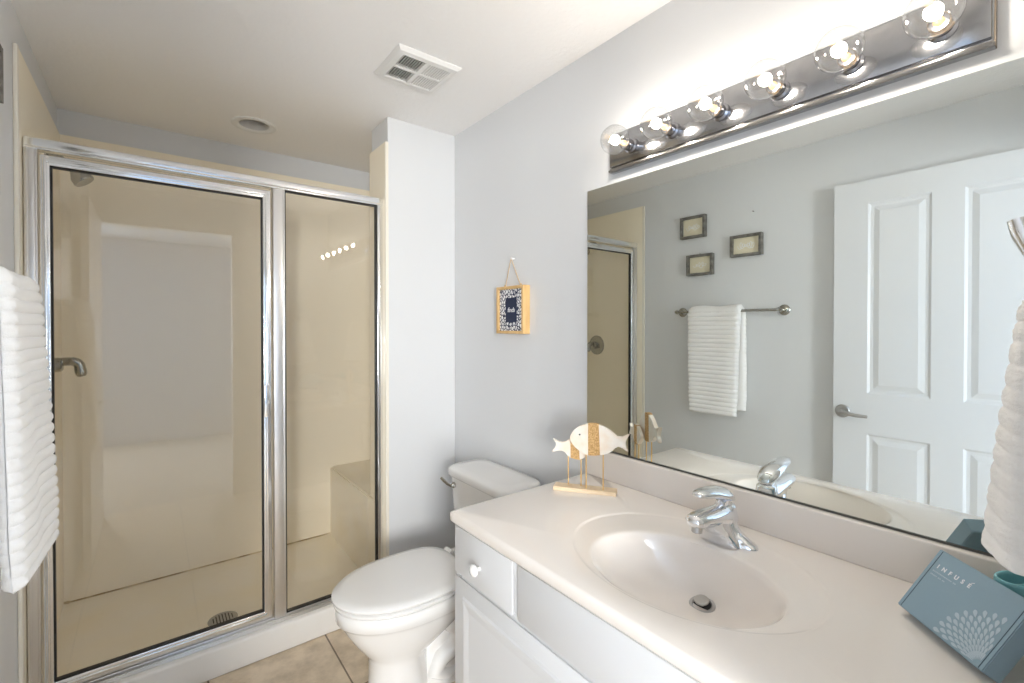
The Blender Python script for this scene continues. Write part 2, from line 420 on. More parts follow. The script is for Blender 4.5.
# shower head on the left shower wall
sh = thing('shower_sprayer', (XL + .01, 2.6, 1.98), 'chrome shower head on a short arm at the top left of the shower', 'shower head')
mb = MB().lathe([(0, 0), (.028, 0), (.026, .006), (.012, .010), (0, .011)], (XL + .010, 2.6, 2.06), (1, 0, 0), 24, cap=False)
mb.tube([(XL + .012, 2.6, 2.06), (XL + .05, 2.6, 2.062), (XL + .075, 2.6, 2.045), (XL + .09, 2.6, 2.02)], .010, 12)
mb.build('arm', M['showermetal'], sh)
ax = Vector((.45, -.05, -.6)).normalized()
mb = MB().lathe([(.011, 0), (.016, .008), (.017, .02), (.034, .045), (.037, .066), (.034, .072), (0, .071)], Vector((XL + .084, 2.6, 2.03)), ax, 28)
mb.build('spray_head', M['showermetal'], sh)
# shower valve
va = thing('shower_valve', (XL + .01, 2.57, 1.22), 'round chrome shower valve with a curved lever, inside the shower on the left', 'shower valve')
mb = MB().lathe([(0, 0), (.078, 0), (.078, .004), (.070, .010), (.030, .016), (.028, .045), (.020, .05), (0, .051)], (XL + .010, 2.57, 1.226), (1, 0, 0), 40, cap=False)
mb.build('escutcheon', M['showermetal'], va)
pts = [(XL + .05 + .033 * k / 5, 2.57, 1.238) for k in range(6)]
for k in range(1, 9): a = PI / 2 * k / 8; pts.append((XL + .083 + .026 * math.sin(a), 2.57, 1.238 - .026 * (1 - math.cos(a))))
for k in range(1, 5): pts.append((XL + .109 + .0015 * k, 2.57, 1.212 - .009 * k))
mb = MB().tube(pts, [.0165] * 6 + [.0175] * 8 + [.0185, .019, .018, .012], 16)
mb.build('lever', M['showermetal'], va)

# ================================================================== CEILING FIXTURES
rl = thing('recessed_light', (LX, LY, H), 'round white recessed ceiling light above the shower, switched off', 'ceiling light')
mb = MB().lathe([(.101, 0), (.100, -.004), (.092, -.007), (.078, -.006), (.068, -.001), (.064, .01)], (LX, LY, H), (0, 0, 1), 48, cap=False)
mb.build('trim_ring', M['plastic'], rl)
mb = MB().lathe([(.064, .0), (.060, .03), (.058, .10), (.0, .10)], (LX, LY, H), (0, 0, 1), 40, cap=False)
mb.build('baffle', mat('grey_baffle', (.62, .60, .57), .5), rl)
mb = MB().lathe([(0, .03), (.03, .034), (.045, .046), (.048, .06), (.03, .09), (.02, .10)], (LX, LY, H), (0, 0, 1), 32, cap=False)
mb.build('lamp', mat('unlit_lamp', (.45, .43, .40), .25), rl)
# vent
vx0, vx1, vy0, vy1 = .704, .966, 1.561, 1.802
vt = thing('ceiling_vent', ((vx0 + vx1) / 2, (vy0 + vy1) / 2, H), 'square white ceiling vent grille with four louvred quarters', 'vent')
mb = MB()
def fr(k, z): return [(vx0 + k, vy0 + k, z), (vx1 - k, vy0 + k, z), (vx1 - k, vy1 - k, z), (vx0 + k, vy1 - k, z)]
mb.loft([fr(0, H), fr(0, H - .003), fr(.012, H - .014), fr(.032, H - .016), fr(.036, H - .012), fr(.036, H)], cap=False)
cxm, cym = (vx0 + vx1) / 2, (vy0 + vy1) / 2
mb.box((cxm - .008, vy0 + .034, H - .016), (cxm + .008, vy1 - .034, H - .004)).box((vx0 + .034, cym - .006, H - .0158), (vx1 - .034, cym + .006, H - .004))
mb.build('grille_frame', M['plastic'], vt, ang=20)
MB().box((vx0 + .03, vy0 + .03, H - .002), (vx1 - .03, vy1 - .03, H - .0005)).build('duct_shade_sheet', M['dark'], vt, smooth=False)  # dark sheet stands in for the shaded duct behind the louvres
q = [(vx0 + .036, cxm - .008), (cxm + .008, vx1 - .036)]; qy = [(vy0 + .036, cym - .006), (cym + .006, vy1 - .036)]
for qi, (ax0, ax1) in enumerate(q):
    for (ay0, ay1) in qy:
        mb = MB(); N_ = 9
        for k in range(N_):
            x = ax0 + (k + .5) * (ax1 - ax0) / N_
            sl = -.0045 if qi else .0031
            wv = .0017 if qi else .0011
            mb.loft([[(x - wv - sl, yy, H - .015), (x + wv - sl, yy, H - .015), (x + wv + sl, yy, H - .003), (x - wv + sl, yy, H - .003)] for yy in (ay0, ay1)])
        mb.build('louvres', M['plastic'], vt, smooth=False)

# ================================================================== VANITY LIGHT BAR
by0, by1, bz0, bz1 = .136, 1.068, 1.910, 2.038
lb = thing('vanity_light_bar', (1.28, .6, 1.97), 'long chrome vanity light bar with six clear globe bulbs above the mirror', 'wall light')
mb = MB().box((1.262, by0, bz0), (1.2795, by1, bz1))
mb.box((1.254, by0 + .004, bz0 + .016), (1.2625, by1 - .004, bz1 - .006), .003, 2)
mb.build('backplate', M['oldchrome'], lb)
mb = MB().box((1.252, by0, bz0), (1.264, by1, bz0 + .009), .003, 2)
mb.build('lower_rim', mat('rim_chrome', (.26, .245, .23), .32, 1), lb)
MB().box((1.260, by0 - .001, bz0 + .001), (1.279, by0 + .0012, bz1)).build('end_edge', M['rust'], lb, smooth=False)
BZ = 1.974
for k in range(6):
    yb_ = .208 + k * .1526
    mb = MB().lathe([(.024, 0), (.024, .006), (.0185, .010), (.0185, .034), (.0165, .038), (.0, .038)], (1.254, yb_, BZ), (-1, 0, 0), 24)
    mb.build('socket', M['socket'], lb)
    # clear globe, neck towards the wall
    R_ = .0455
    prof = [(.0125, .028), (.0135, .036)] + [(R_ * math.sin(math.radians(t_)), .084 - R_ * math.cos(math.radians(t_))) for t_ in range(24, 181, 6)]
    b_ = MB().lathe(prof, (1.254, yb_, BZ), (-1, 0, 0), 32, cap=False).build('light_bulb', M['bulbglass'], lb, ang=80)
    MB().ellipsoid((1.254 - .080, yb_, BZ), (.0115, .014, .014), u=20, v=12).build('filament', M['filament'], b_)
    MB().lathe([(.010, .036), (.007, .05), (.0035, .064), (.0028, .074), (0, .075)], (1.254, yb_, BZ), (-1, 0, 0), 14).build('stem', M['brassy'], b_)

# ================================================================== MIRROR
mr = thing('wall_mirror', (XR, .61, .94), 'large frameless rectangular mirror on the wall above the counter', 'mirror')
MB().box((1.2745, .03, .941), (1.2795, 1.186, 1.878), .0012, 1).build('mirror_glass', M['mirror'], mr, smooth=False)
MB().box((1.272, .03, .937), (1.2798, 1.186, .9412)).build('bottom_channel', M['mirroredge'], mr, smooth=False)

# ================================================================== VANITY
vc = thing('vanity_cabinet', (1.0, .58, 0), 'white vanity cabinet with drawers under the beige countertop', 'cabinet')
XF = .708
mb = MB().box((XF, 1.160, .09), (1.279, 1.178, .8048)).box((XF, .002, .09), (1.279, .020, .8048)).box((XF, .02, .09), (1.279, 1.15, .108))
mb.box((XF, .02, .775), (XF + .02, 1.15, .8048)).box((XF, .02, .640), (XF + .02, 1.15, .668)).box((XF + .0012, .872, .1), (XF + .02, .908, .8)).box((XF + .0012, .322, .1), (XF + .02, .343, .8)).box((XF + .0012, .595, .1), (XF + .02, .617, .65))
mb.box((.775, .003, 0), (1.278, 1.166, .092))
mb.build('carcass', M['cabinet'], vc, smooth=False)
def front(name, y0, y1, z0, z1, panel=False):
    mb = MB().box((XF - .007, y0, z0), (XF - .0002, y1, z1), .003, 2)
    d_ = mb.build(name, M['cabinet'], vc)
    if panel:
        mb = MB(); x = XF - .007
        def rg(xx, k): return [(xx, y0 + k, z0 + k), (xx, y1 - k, z0 + k), (xx, y1 - k, z1 - k), (xx, y0 + k, z1 - k)]
        mb.loft([rg(x, .045), rg(x - .004, .050), rg(x - .004, .058), rg(x - .0015, .078)], cap=False)
        mb.bm.verts.ensure_lookup_table(); mb.bm.faces.new([mb.bm.verts[i] for i in (12, 13, 14, 15)])
        mb.build('raised_panel', M['cabinet'], d_, smooth=False)
    return d_
def knob(p, parent):
    MB().lathe([(.006, 0), (.006, .008), (.009, .011), (.0155, .016), (.0165, .021), (.013, .026), (.005, .0285), (0, .029)], p, (-1, 0, 0), 24).build('knob', M['porcelain'], parent)
d1 = front('drawer', .902, 1.176, .662, .798); knob((XF - .007, 1.045, .722), d1)
front('false_drawer_front', .34, .880, .662, .798)
d3 = front('drawer', .008, .325, .662, .798); knob((XF - .007, .165, .722), d3)
dd = front('door', .612, 1.176, .11, .652, True); knob((XF - .007, .65, .59), dd)
dd = front('door', .008, .600, .11, .652, True); knob((XF - .007, .56, .59), dd)

ct = thing('countertop', (1.0, .6, .805), 'beige cultured marble countertop with a moulded oval sink', 'countertop')
cx0, cx1, cy0, cy1, ztop, zb = .690, 1.279, .0015, 1.183, .84, .805
bc = (.96, .59)
ANG = sorted({round(2 * PI * k / 144, 6) for k in range(144)} | {math.atan2(yy - bc[1], xx - bc[0]) % (2 * PI) for xx in (cx0, cx1) for yy in (cy0, cy1)})
def er(cx, cy_, a, b, z):
    # ellipse sampled by polar direction from bc (all rings share the ray fan)
    out = []
    for t_ in ANG:
        c, s = math.cos(t_), math.sin(t_)
        ox, oy = bc[0] - cx, bc[1] - cy_
        A = (c / a) ** 2 + (s / b) ** 2; B = 2 * (ox * c / a ** 2 + oy * s / b ** 2); D = (ox / a) ** 2 + (oy / b) ** 2 - 1
        r_ = (-B + math.sqrt(max(B * B - 4 * A * D, 0))) / (2 * A)
        out.append((bc[0] + r_ * c, bc[1] + r_ * s, z))
    return out
def rr(k, z):
    return [(*rect_pt(t_, *bc, cx0 + k, cx1, cy0, cy1 - k), z) for t_ in ANG]
rings = [er(.94, .588, .205, .25, zb), rr(.006, zb), rr(0, zb + .006), rr(0, ztop - .007), rr(.002, ztop - .002), rr(.007, ztop),
         er(.978, .602, .227, .290, ztop), er(.978, .602, .2245, .2875, ztop - .0008), er(.978, .602, .220, .283, ztop - .0026), er(.978, .602, .217, .280, ztop - .003),
         er(.945, .592, .190, .240, ztop - .0035), er(.930, .586, .172, .221, ztop - .0038), er(.926, .584, .1665, .2145, ztop - .0046), er(.925, .583, .162, .210, ztop - .0080)]
# bowl: contracting ellipses drifting towards the drain
polar = []
for i in range(1, 19):
    s_ = 1 - i / 19
    f = 1 - s_ ** 2.3
    z = ztop - .008 - .117 * (1 - s_ ** 2.3) ** .9
    cxx = .925 + .108 * (1 - s_) ** .9; cyy = .583 + .007 * (1 - s_)
    polar.append([(cxx + .162 * s_ * math.cos(t2), cyy + .21 * s_ * math.sin(t2), z) for t2 in
                  [math.atan2((p[1] - .583) / .21, (p[0] - .925) / .162) for p in rings[-1]]])
mb = MB().loft(rings + polar, cap=False)
mb.bm.verts.ensure_lookup_table(); mb.bm.faces.new(mb.bm.verts[-len(ANG):])
mb.build('top', M['counter'], ct, ang=55)
dz = polar[-1][0][2]
mb = MB().box((1.257, .0015, ztop - .001), (1.2785, 1.183, .9365), .005, 3)
mb.build('backsplash', M['counter'], ct)
dpos, dax = (1.032, .59, dz + .001), (-.2, 0, 1)
mb = MB().lathe([(.030, -.002), (.030, .002), (.028, .0042), (.0225, .0042), (.020, .001), (.020, -.01)], dpos, dax, 32, cap=False)
dr_ = mb.build('sink_drain', M['nickel'], ct)
MB().lathe([(.0, .0008), (.0212, .0008), (.0212, .0), (0, 0)], dpos, dax, 28, cap=False).build('drain_hole_shade', M['dark'], dr_)  # dark disc paints the shade inside the drain, under the stopper
mb = MB().lathe([(.006, .001), (.006, .009), (.016, .0105), (.0175, .013), (.016, .0155), (.006, .0165), (0, .0165)], dpos, dax, 28)
mb.build('stopper', mat('stopper_metal', (.55, .53, .50), .3, 1), dr_)

# faucet
fa = thing('faucet', (1.15, .59, ztop), 'chrome single lever faucet behind the oval sink', 'faucet')
zf = ztop - .0045
FY = .60
mb = MB()
# flared base, wings along the counter
for (cz, hx, hy) in (): pass
br = []
for z, hx, hy, ox in ((0, .030, .084, 0), (.004, .031, .085, 0), (.010, .030, .081, 0), (.018, .0285, .066, 0), (.030, .028, .045, -.002), (.045, .0275, .033, -.004), (.06, .0275, .030, .004), (.074, .0265, .028, .006), (.088, .024, .0255, .006), (.094, .018, .019, .006)):
    br.append([(1.152 + ox + hx * sp(math.cos(t_), .9), FY + hy * sp(math.sin(t_), 1.0), zf + z) for t_ in [2 * PI * k / 40 for k in range(40)]])
mb.loft(br)
# spout: flattened tapered hood reaching over the bowl
sr = []
for x, z, hy, hz in ((1.172, .056, .0285, .034), (1.130, .066, .029, .030), (1.090, .074, .029, .0235), (1.055, .079, .0285, .0205), (1.030, .0815, .0275, .0182), (1.013, .082, .0235, .0150), (1.004, .0815, .016, .0105), (1.000, .081, .007, .005)):
    sr.append([(x, FY + hy * math.cos(a), zf + z + hz * math.sin(a)) for a in [2 * PI * k / 28 for k in range(28)]])
mb.loft(sr)
# web under the spout, sweeping down to the base
wr = []
for z, xf_, hy in ((.002, 1.106, .055), (.018, 1.099, .045), (.034, 1.087, .036), (.052, 1.066, .030), (.066, 1.045, .027)):
    wr.append([((xf_ + 1.15) / 2 + (1.15 - xf_) / 2 * math.cos(a), FY + hy * math.sin(a), zf + z) for a in [2 * PI * k / 28 for k in range(28)]])
mb.loft(wr)
body = mb.build('body', M['chrome'], fa, ang=60)
rm = body.modifiers.new('blend', 'REMESH'); rm.mode = 'VOXEL'; rm.voxel_size = .0022; rm.use_smooth_shade = True
sm = body.modifiers.new('soften', 'SMOOTH'); sm.factor = .5; sm.iterations = 6
MB().lathe([(.0125, 0), (.0125, -.012), (.011, -.0135), (0, -.0135)], (1.026, FY, zf + .0665), (.12, 0, 1), 24).build('aerator', M['nickel'], fa)
mb = MB().lathe([(.023, 0), (.0235, .004), (.021, .010), (.0165, .016), (.0165, .024), (.019, .032)], (1.152, FY, zf + .078), (-.25, 0, 1), 28)
mb.build('neck', M['chrome'], fa)
hr = []
for x, z, hy, hz in ((1.180, .098, .004, .003), (1.176, .101, .016, .011), (1.164, .107, .0235, .018), (1.143, .1155, .028, .0215), (1.118, .124, .0285, .0200), (1.090, .131, .027, .0170), (1.064, .136, .0245, .0145), (1.042, .139, .021, .0118), (1.026, .1405, .014, .008), (1.020, .1405, .006, .004)):
    hr.append([(x, FY + hy * math.cos(a), zf + z + hz * (math.sin(a) if math.sin(a) > 0 else .55 * math.sin(a))) for a in [2 * PI * k / 28 for k in range(28)]])
MB().loft(hr).build('handle', M['chrome'], fa, ang=70)
MB().tube([(1.204, FY, zf + .0), (1.204, FY, zf + .066)], .0022, 8).ellipsoid((1.204, FY, zf + .068), (.0045, .0045, .0045), u=12, v=8).build('lift_rod', M['chrome'], fa)

# ================================================================== TOILET
to = thing('toilet', (.83, 1.645, 0), 'white toilet with closed lid between the vanity and the shower', 'toilet')
TY = 1.645
def egg(z, xf_, xb, w_, eb=.62, n=48, fm=.52):
    xm = xf_ + fm * (xb - xf_); out = []
    for k in range(n):
        a = 2 * PI * k / n; c, s_ = math.cos(a), math.sin(a)
        if c < 0: out.append((xm + (xm - xf_) * c, TY + w_ * s_, z))
        else: out.append((xm + (xb - xm) * sp(c, eb), TY + w_ * sp(s_, eb), z))
    return out
mb = MB()
mb.loft([egg(0, .612, .86, .108, 1), egg(.012, .612, .86, .108, 1), egg(.02, .622, .85, .103, 1), egg(.10, .624, .84, .102, 1), egg(.165, .622, .84, .104, 1), egg(.185, .612, .86, .110, 1),
         egg(.215, .588, .91, .126, .9), egg(.255, .560, .96, .146, .8), egg(.295, .536, 1.0, .163, .7), egg(.322, .522, 1.02, .172, .65), egg(.334, .514, 1.03, .177, .65),
         egg(.340, .506, 1.03, .183, .65), egg(.378, .505, 1.03, .184, .65), egg(.386, .509, 1.03, .180, .65), egg(.388, .53, 1.0, .16, .65)])
# rear foot and tank shelf
mb.loft([egg(0, .72, 1.10, .092, .6), egg(.03, .73, 1.095, .082, .6), egg(.10, .76, 1.09, .070, .6), egg(.22, .82, 1.12, .078, .6), egg(.31, .86, 1.20, .12, .5), egg(.36, .88, 1.24, .15, .45), egg(.386, .89, 1.25, .155, .45)])
# sculpted trapway bulging on both flanks
for sg in (-1, 1):
    mb.tube([(.84, TY + sg * .085, .28), (.90, TY + sg * .080, .255), (.955, TY + sg * .070, .20), (.94, TY + sg * .066, .13), (.88, TY + sg * .066, .10), (.85, TY + sg * .066, .06), (.90, TY + sg * .062, .03), (1.0, TY + sg * .055, .035)], [.03, .042, .046, .044, .036, .032, .03, .025], 16)
mb.build('bowl', M['porcelain'], to, ang=60)
mb = MB().loft([egg(.389, .506, .97, .180, .6), egg(.393, .500, .975, .184, .6), egg(.401, .499, .975, .185, .6), egg(.405, .503, .975, .181, .6)])
mb.build('seat', M['seat'], to, ang=50)
mb = MB().loft([egg(.405, .512, .96, .172, .6), egg(.4112, .512, .96, .172, .6)]); mb.build('lid_gap_shade', M['dark'], to)  # dark insert puts shade into the gap between seat and lid
mb = MB().loft([egg(.4112, .498, .985, .185, .55), egg(.414, .494, .99, .188, .55), egg(.421, .493, .992, .189, .55), egg(.427, .499, .988, .183, .55), egg(.431, .53, .965, .160, .6), egg(.4335, .60, .92, .10, .7), egg(.434, .70, .84, .03, .9)])
mb.build('lid', M['seat'], to, ang=50)
for sg in (-1, 1):
    mb = MB().tube([(.998, TY + sg * .055, .418), (.998, TY + sg * .10, .418)], .014, 14)
    mb.box((.985, TY + sg * .077 - .02, .388), (1.02, TY + sg * .077 + .02, .412), .004, 2)
    mb.build('hinge', M['seat'], to)
def trr(k, z, x0=1.060, x1=1.262, y0=1.418, y1=1.838, r=.045): return [(x, y, z) for x, y in rrect((x0 + x1) / 2, (y0 + y1) / 2, (x1 - x0) / 2 - k, (y1 - y0) / 2 - k, r)]
MB().loft([trr(.035, .388), trr(.02, .42), trr(.008, .55), trr(0, .710)]).build('tank', M['porcelain'], to, ang=50)
def lrr(k, z): return trr(k, z, 1.046, 1.270, 1.402, 1.856, .06)
MB().loft([lrr(.010, .709), lrr(.003, .713), lrr(0, .720), lrr(0, .737), lrr(.004, .744), lrr(.012, .748), lrr(.05, .750)]).build('tank_lid', M['porcelain'], to, ang=50)
mb = MB().lathe([(.013, 0), (.014, .005), (.011, .009), (.006, .018), (0, .018)], (1.061, 1.782, .675), (-1, 0, 0), 20)
mb.tube([(1.045, 1.775, .674), (1.038, 1.80, .678), (1.034, 1.83, .688), (1.034, 1.85, .693)], [.006, .0065, .0075, .006], 12)
mb.build('flush_lever', M['showermetal'], to)

# ================================================================== FISH ORNAMENT
o0 = Vector((1.0439, 1.1218, ztop)); fu = Vector((.563, -.8264, 0)); fv = Vector((0, 0, 1)); fm_ = Vector((-.8264, -.563, 0))
fi = thing('fish_ornament', (1.10, 1.04, ztop), 'wooden ornament of two white fish on gold rods, at the back of the counter', 'ornament')
def catmull(P, n=6):
    out = []; N = len(P)
    for i in range(N):
        p0, p1, p2, p3 = [Vector(P[(i + d_) % N]) for d_ in (-1, 0, 1, 2)]
        for k in range(n):
            t_ = k / n
            out.append(tuple(.5 * ((2 * p1) + (p2 - p0) * t_ + (2 * p0 - 5 * p1 + 4 * p2 - p3) * t_ ** 2 + (3 * p1 - p0 - 3 * p2 + p3) * t_ ** 3)))
    return out
def fish_poly(body_top, body_bot, tail, n=40):
    return body_top + tail + body_bot
def lens(x, pts):
    for (a, za), (b, zb_) in zip(pts, pts[1:]):
        if a <= x <= b:
            t_ = (x - a) / (b - a); return za + (zb_ - za) * t_
    return pts[-1][1]
def off(d_): return o0 + fm_ * d_
# big fish
top_b = catmull([(.0545, .1745), (.064, .196), (.0825, .2126), (.114, .2240), (.1451, .2235), (.1758, .2120), (.2011, .1935), (.2145, .1865), (.2435, .1985), (.2290, .1712), (.2395, .1435), (.2100, .1600), (.1860, .1385), (.1556, .1270), (.1142, .1235), (.0827, .1370), (.0625, .1560)], 5)
MB().prism(top_b, (off(-.020), fu, fv), .014, .002).build('large_fish', M['fishwhite'], fi, ang=50)
big = [o for o in fi.children if o.name.startswith('large_fish')][0]
bp_ = [(.114, .2247), (.120, .2257), (.130, .2260), (.140, .2256), (.1480, .2243), (.1525, .1265), (.140, .1245), (.128, .1235), (.1142, .1232)]
MB().prism([(x, z - .0004 if z < .18 else z + .0006) for x, z in bp_], (off(-.0215), fu, fv), .017, .001).build('woven_band', M['band'], big)
MB().ellipsoid(tuple(o0 + fu * .0868 + fv * .1880 - fm_ * .0060), (.0028, .0028, .0028), u=12, v=8).build('eye', M['black'], big)
sf = catmull([(-.0074, .1622), (.0064, .1442), (-.0101, .1185), (.0256, .1269), (.0474, .1060), (.0824, .0996), (.1050, .1140), (.1230, .1340), (.1050, .1540), (.0780, .1680), (.0527, .1680), (.0240, .1500)], 5)
MB().prism(sf, (off(-.040), fu, fv), .012, .002).build('small_fish', M['fishwhite'], fi, ang=50)
sml = [o for o in fi.children if o.name.startswith('small_fish')][0]
MB().prism([(.052, .1690), (.064, .1698), (.0790, .1690), (.0835, .0990), (.070, .1000), (.0530, .1030)], (off(-.0415), fu, fv), .015, .001).build('woven_band', M['band'], sml)
for s_, d_, z1 in ((.044, -.034, .112), (.0868, -.034, .104), (.1068, -.013, .128), (.1614, -.013, .131)):
    p = o0 + fu * s_ + fm_ * d_
    MB().tube([p + Vector((0, 0, .010)), p + Vector((0, 0, z1))], .0019, 10).build('rod', M['rod'], fi)
mb = MB().prism([(0, 0), (.203, 0), (.203, .0125), (0, .0125)], (off(-.046), fu, fv), .046, .0012)
mb.build('base', M['lightwood'], fi, ang=20)

# ================================================================== HANGING SIGN
sg_ = thing('hanging_sign', (1.28, 1.615, 1.35), 'small oak framed sign with navy centre and leaf print, hung by twine beside the mirror', 'sign')
sy0, sy1, sz0, sz1, sx = 1.520, 1.713, 1.347, 1.556, 1.241
mb = MB()
for lo, hi in (((sx, sy0, sz0), (1.2795, sy0 + .013, sz1)), ((sx, sy1 - .013, sz0), (1.2795, sy1, sz1)), ((sx, sy0 + .012, sz0), (1.2795, sy1 - .012, sz0 + .013)), ((sx, sy0 + .012, sz1 - .013), (1.2795, sy1 - .012, sz1))): mb.box(lo, hi, .0012, 1)
mb.build('frame', M['framewood'], sg_, ang=20)
MB().box((1.252, sy0 + .0125, sz0 + .0125), (1.262, sy1 - .0125, sz1 - .0125)).build('print_panel', M['print'], sg_, smooth=False)
MB().box((1.2505, 1.576, 1.397), (1.2525, 1.655, 1.505)).build('name_panel', M['navy'], sg_, smooth=False)
text_mesh('lettering', 'finds', .030, basis((1.2503, 1.6155, 1.451), (0, -1, 0), (0, 0, 1)), M['whiteink'], sg_, .0002, .28, .95)
npt = Vector((1.262, 1.630, 1.682))
mb = MB().tube([(1.262, 1.672, sz1 - .004), npt], .0019, 8).tube([(1.262, 1.560, sz1 - .004), npt], .0019, 8)
for yk in (1.672, 1.560): mb.ellipsoid((1.262, yk, sz1 + .004), (.005, .005, .006), u=10, v=8)
mb.build('twine_hanger', M['twine'], sg_)
MB().lathe([(.004, 0), (.004, .014), (.007, .016), (.007, .019), (0, .020)], (1.2798, 1.630, 1.680), (-1, 0, 0), 14).build('nail', M['plastic'], sg_)

# ================================================================== LEFT WALL: framed signs, towel bar, towel
def frame_sign(y0, y1, z0, z1, label, wob):
    t_ = thing('framed_sign', (XL, (y0 + y1) / 2, z0), label, 'framed sign', 'little framed signs on the grey wall')
    xa, xb = XL + .0005, XL + .033; f = .016
    mb = MB()
    for lo, hi in (((xa, y0, z0), (xb, y0 + f, z1)), ((xa, y1 - f, z0), (xb, y1, z1)), ((xa, y0 + f - .001, z0), (xb, y1 - f + .001, z0 + f)), ((xa, y0 + f - .001, z1 - f), (xb, y1 - f + .001, z1))): mb.box(lo, hi, .001, 1)
    mb.build('frame', M['greyframe'], t_, ang=20)
    MB().box((xa, y0 + f - .001, z0 + f - .001), (xa + .012, y1 - f + .001, z1 - f + .001)).build('burlap_panel', M['beige'], t_, smooth=False)
    # looping white script stroke
    pts = []; n = 60; w_ = (y1 - y0) * .46; cyy = (y0 + y1) / 2; czz = (z0 + z1) / 2
    for k in range(n + 1):
        u_ = k / n
        pts.append((xa + .0132, cyy - w_ / 2 + w_ * u_ + .010 * math.cos(u_ * 2 * PI * wob), czz + (.013 + .008 * math.sin(u_ * 9 + wob)) * math.sin(u_ * 2 * PI * wob)))
    MB().tube(pts, .0017, 6).build('script', M['whiteink'], t_)
    return t_
frame_sign(1.625, 1.805, 1.970, 2.115, 'upper left of three grey framed signs in the mirror, highest of them', 5)
frame_sign(1.268, 1.458, 1.808, 1.940, 'right-hand of three grey framed signs in the mirror, nearest the door', 6)
t_ = frame_sign(1.573, 1.756, 1.717, 1.855, 'lower left of three grey framed signs in the mirror, with a tiny hanger on top', 4)
MB().tube([(XL + .004, 1.676, 1.853), (XL + .004, 1.672, 1.866), (XL + .004, 1.668, 1.853)], .0018, 8).build('hanger', M['greyframe'], t_)
nl = MB().lathe([(.0025, 0), (.0025, .012), (.005, .013), (.005, .015), (0, .0155)], (XL, 1.325, 2.075), (1, 0, 0), 12)
tag(nl.build('nail', M['nickel']), 'bare nail in the grey wall above the framed signs, seen in the mirror', 'nail')

tb = thing('towel_bar', (XL, 1.47, 1.475), 'chrome towel bar on the left wall holding a white ribbed towel', 'towel bar')
TBX, TBZ = -.268, 1.474
MB().tube([(TBX, 1.135, TBZ), (TBX, 1.812, TBZ)], .0085, 16).build('bar', M['showermetal'], tb)
for yy in (1.150, 1.797):
    MB().lathe([(0, 0), (.031, 0), (.031, .006), (.026, .011), (.013, .014), (.012, .062), (.014, .07), (.012, .082), (0, .083)], (XL + .0005, yy, TBZ), (1, 0, 0), 28, cap=False).build('mount', M['showermetal'], tb)

def terry_sheet(path, y0, y1, th, rib, amp, name, label, ny=30, taper=lambda s_: (0, 0), wave=.004, seed=1, flare=0):
    """ribbed towel: path = list of (x,z) mid-line points; extruded along y with real thickness"""
    rnd = random.Random(seed)
    P = [Vector(p) for p in path]
    L = [0]
    for a_, b_ in zip(P, P[1:]): L.append(L[-1] + (b_ - a_).length)
    tot = L[-1]; n = int(tot / (rib / 9)); pts = []; j = 0
    for i in range(n + 1):
        s_ = tot * i / n
        while j < len(L) - 2 and L[j + 1] < s_: j += 1
        pts.append((P[j].lerp(P[j + 1], (s_ - L[j]) / (L[j + 1] - L[j])), s_))
    nor = []
    for i in range(len(pts)):
        a_ = pts[max(i - 2, 0)][0]; b_ = pts[min(i + 2, len(pts) - 1)][0]; t_ = (b_ - a_).normalized(); nor.append(Vector((-t_.y, t_.x)))
    rings = []
    for jy in range(ny + 1):
        v_ = jy / ny; edge = min(v_, 1 - v_) * (y1 - y0); e = min(1, math.sqrt(max(0, 1 - (1 - min(edge / (th * .55), 1)) ** 2)) + .06)
        outer, inner = [], []
        for (p, s_), nn in zip(pts, nor):
            ph = (s_ / rib) % 1; bmp = amp * (abs(math.sin(PI * ph)) ** .6 - .5)
            ee = min(s_, tot - s_); er_ = min(1, math.sqrt(max(0, 1 - (1 - min(ee / (th * .5), 1)) ** 2)) + .05)
            ta, tb_ = taper(s_ / tot)
            y = y0 + ta + (y1 + tb_ - y0 - ta) * v_ + .0016 * math.sin(s_ * 40 + v_ * 3) + (amp * .55 * (abs(math.sin(PI * ph)) - .5) * (1 if v_ > .5 else -1) if edge < .012 else 0)
            fold = wave * math.sin(v_ * 9 + s_ * 3 + seed) * min(1, s_ / .1)
            h = (th / 2 + bmp) * e * er_ + rnd.uniform(-.0006, .0006)
            m_ = p + nn * fold
            m_ = m_ + Vector((flare * v_ * max(0, 1 - 2 * s_ / tot), 0)); q1 = m_ - nn * h; q2 = m_ + nn * (th / 2 * e * er_)
            outer.append((q1.x, y, q1.y)); inner.append((q2.x, y, q2.y))
        rings.append(outer + inner[::-1])
    return tag(MB().loft(rings).build(name, M['towel'], ang=75), label, 'towel')
path = [(-.312, .86), (-.310, 1.1), (-.304, 1.40), (-.296, 1.468), (-.284, 1.484), (-.268, 1.489), (-.252, 1.484), (-.243, 1.470), (-.240, 1.43), (-.234, 1.20), (-.229, 1.0), (-.226, .832)]
path = path[::-1]
terry_sheet(path, 1.355, 1.688, .034, .0275, .007, 'hand_towel', 'white ribbed towel folded over the chrome bar on the left wall', taper=lambda u_: (.016 * max(0, 1 - u_ * 2.2), -.03 * max(0, 1 - u_ * 2.2) + .012), seed=2, flare=.018)

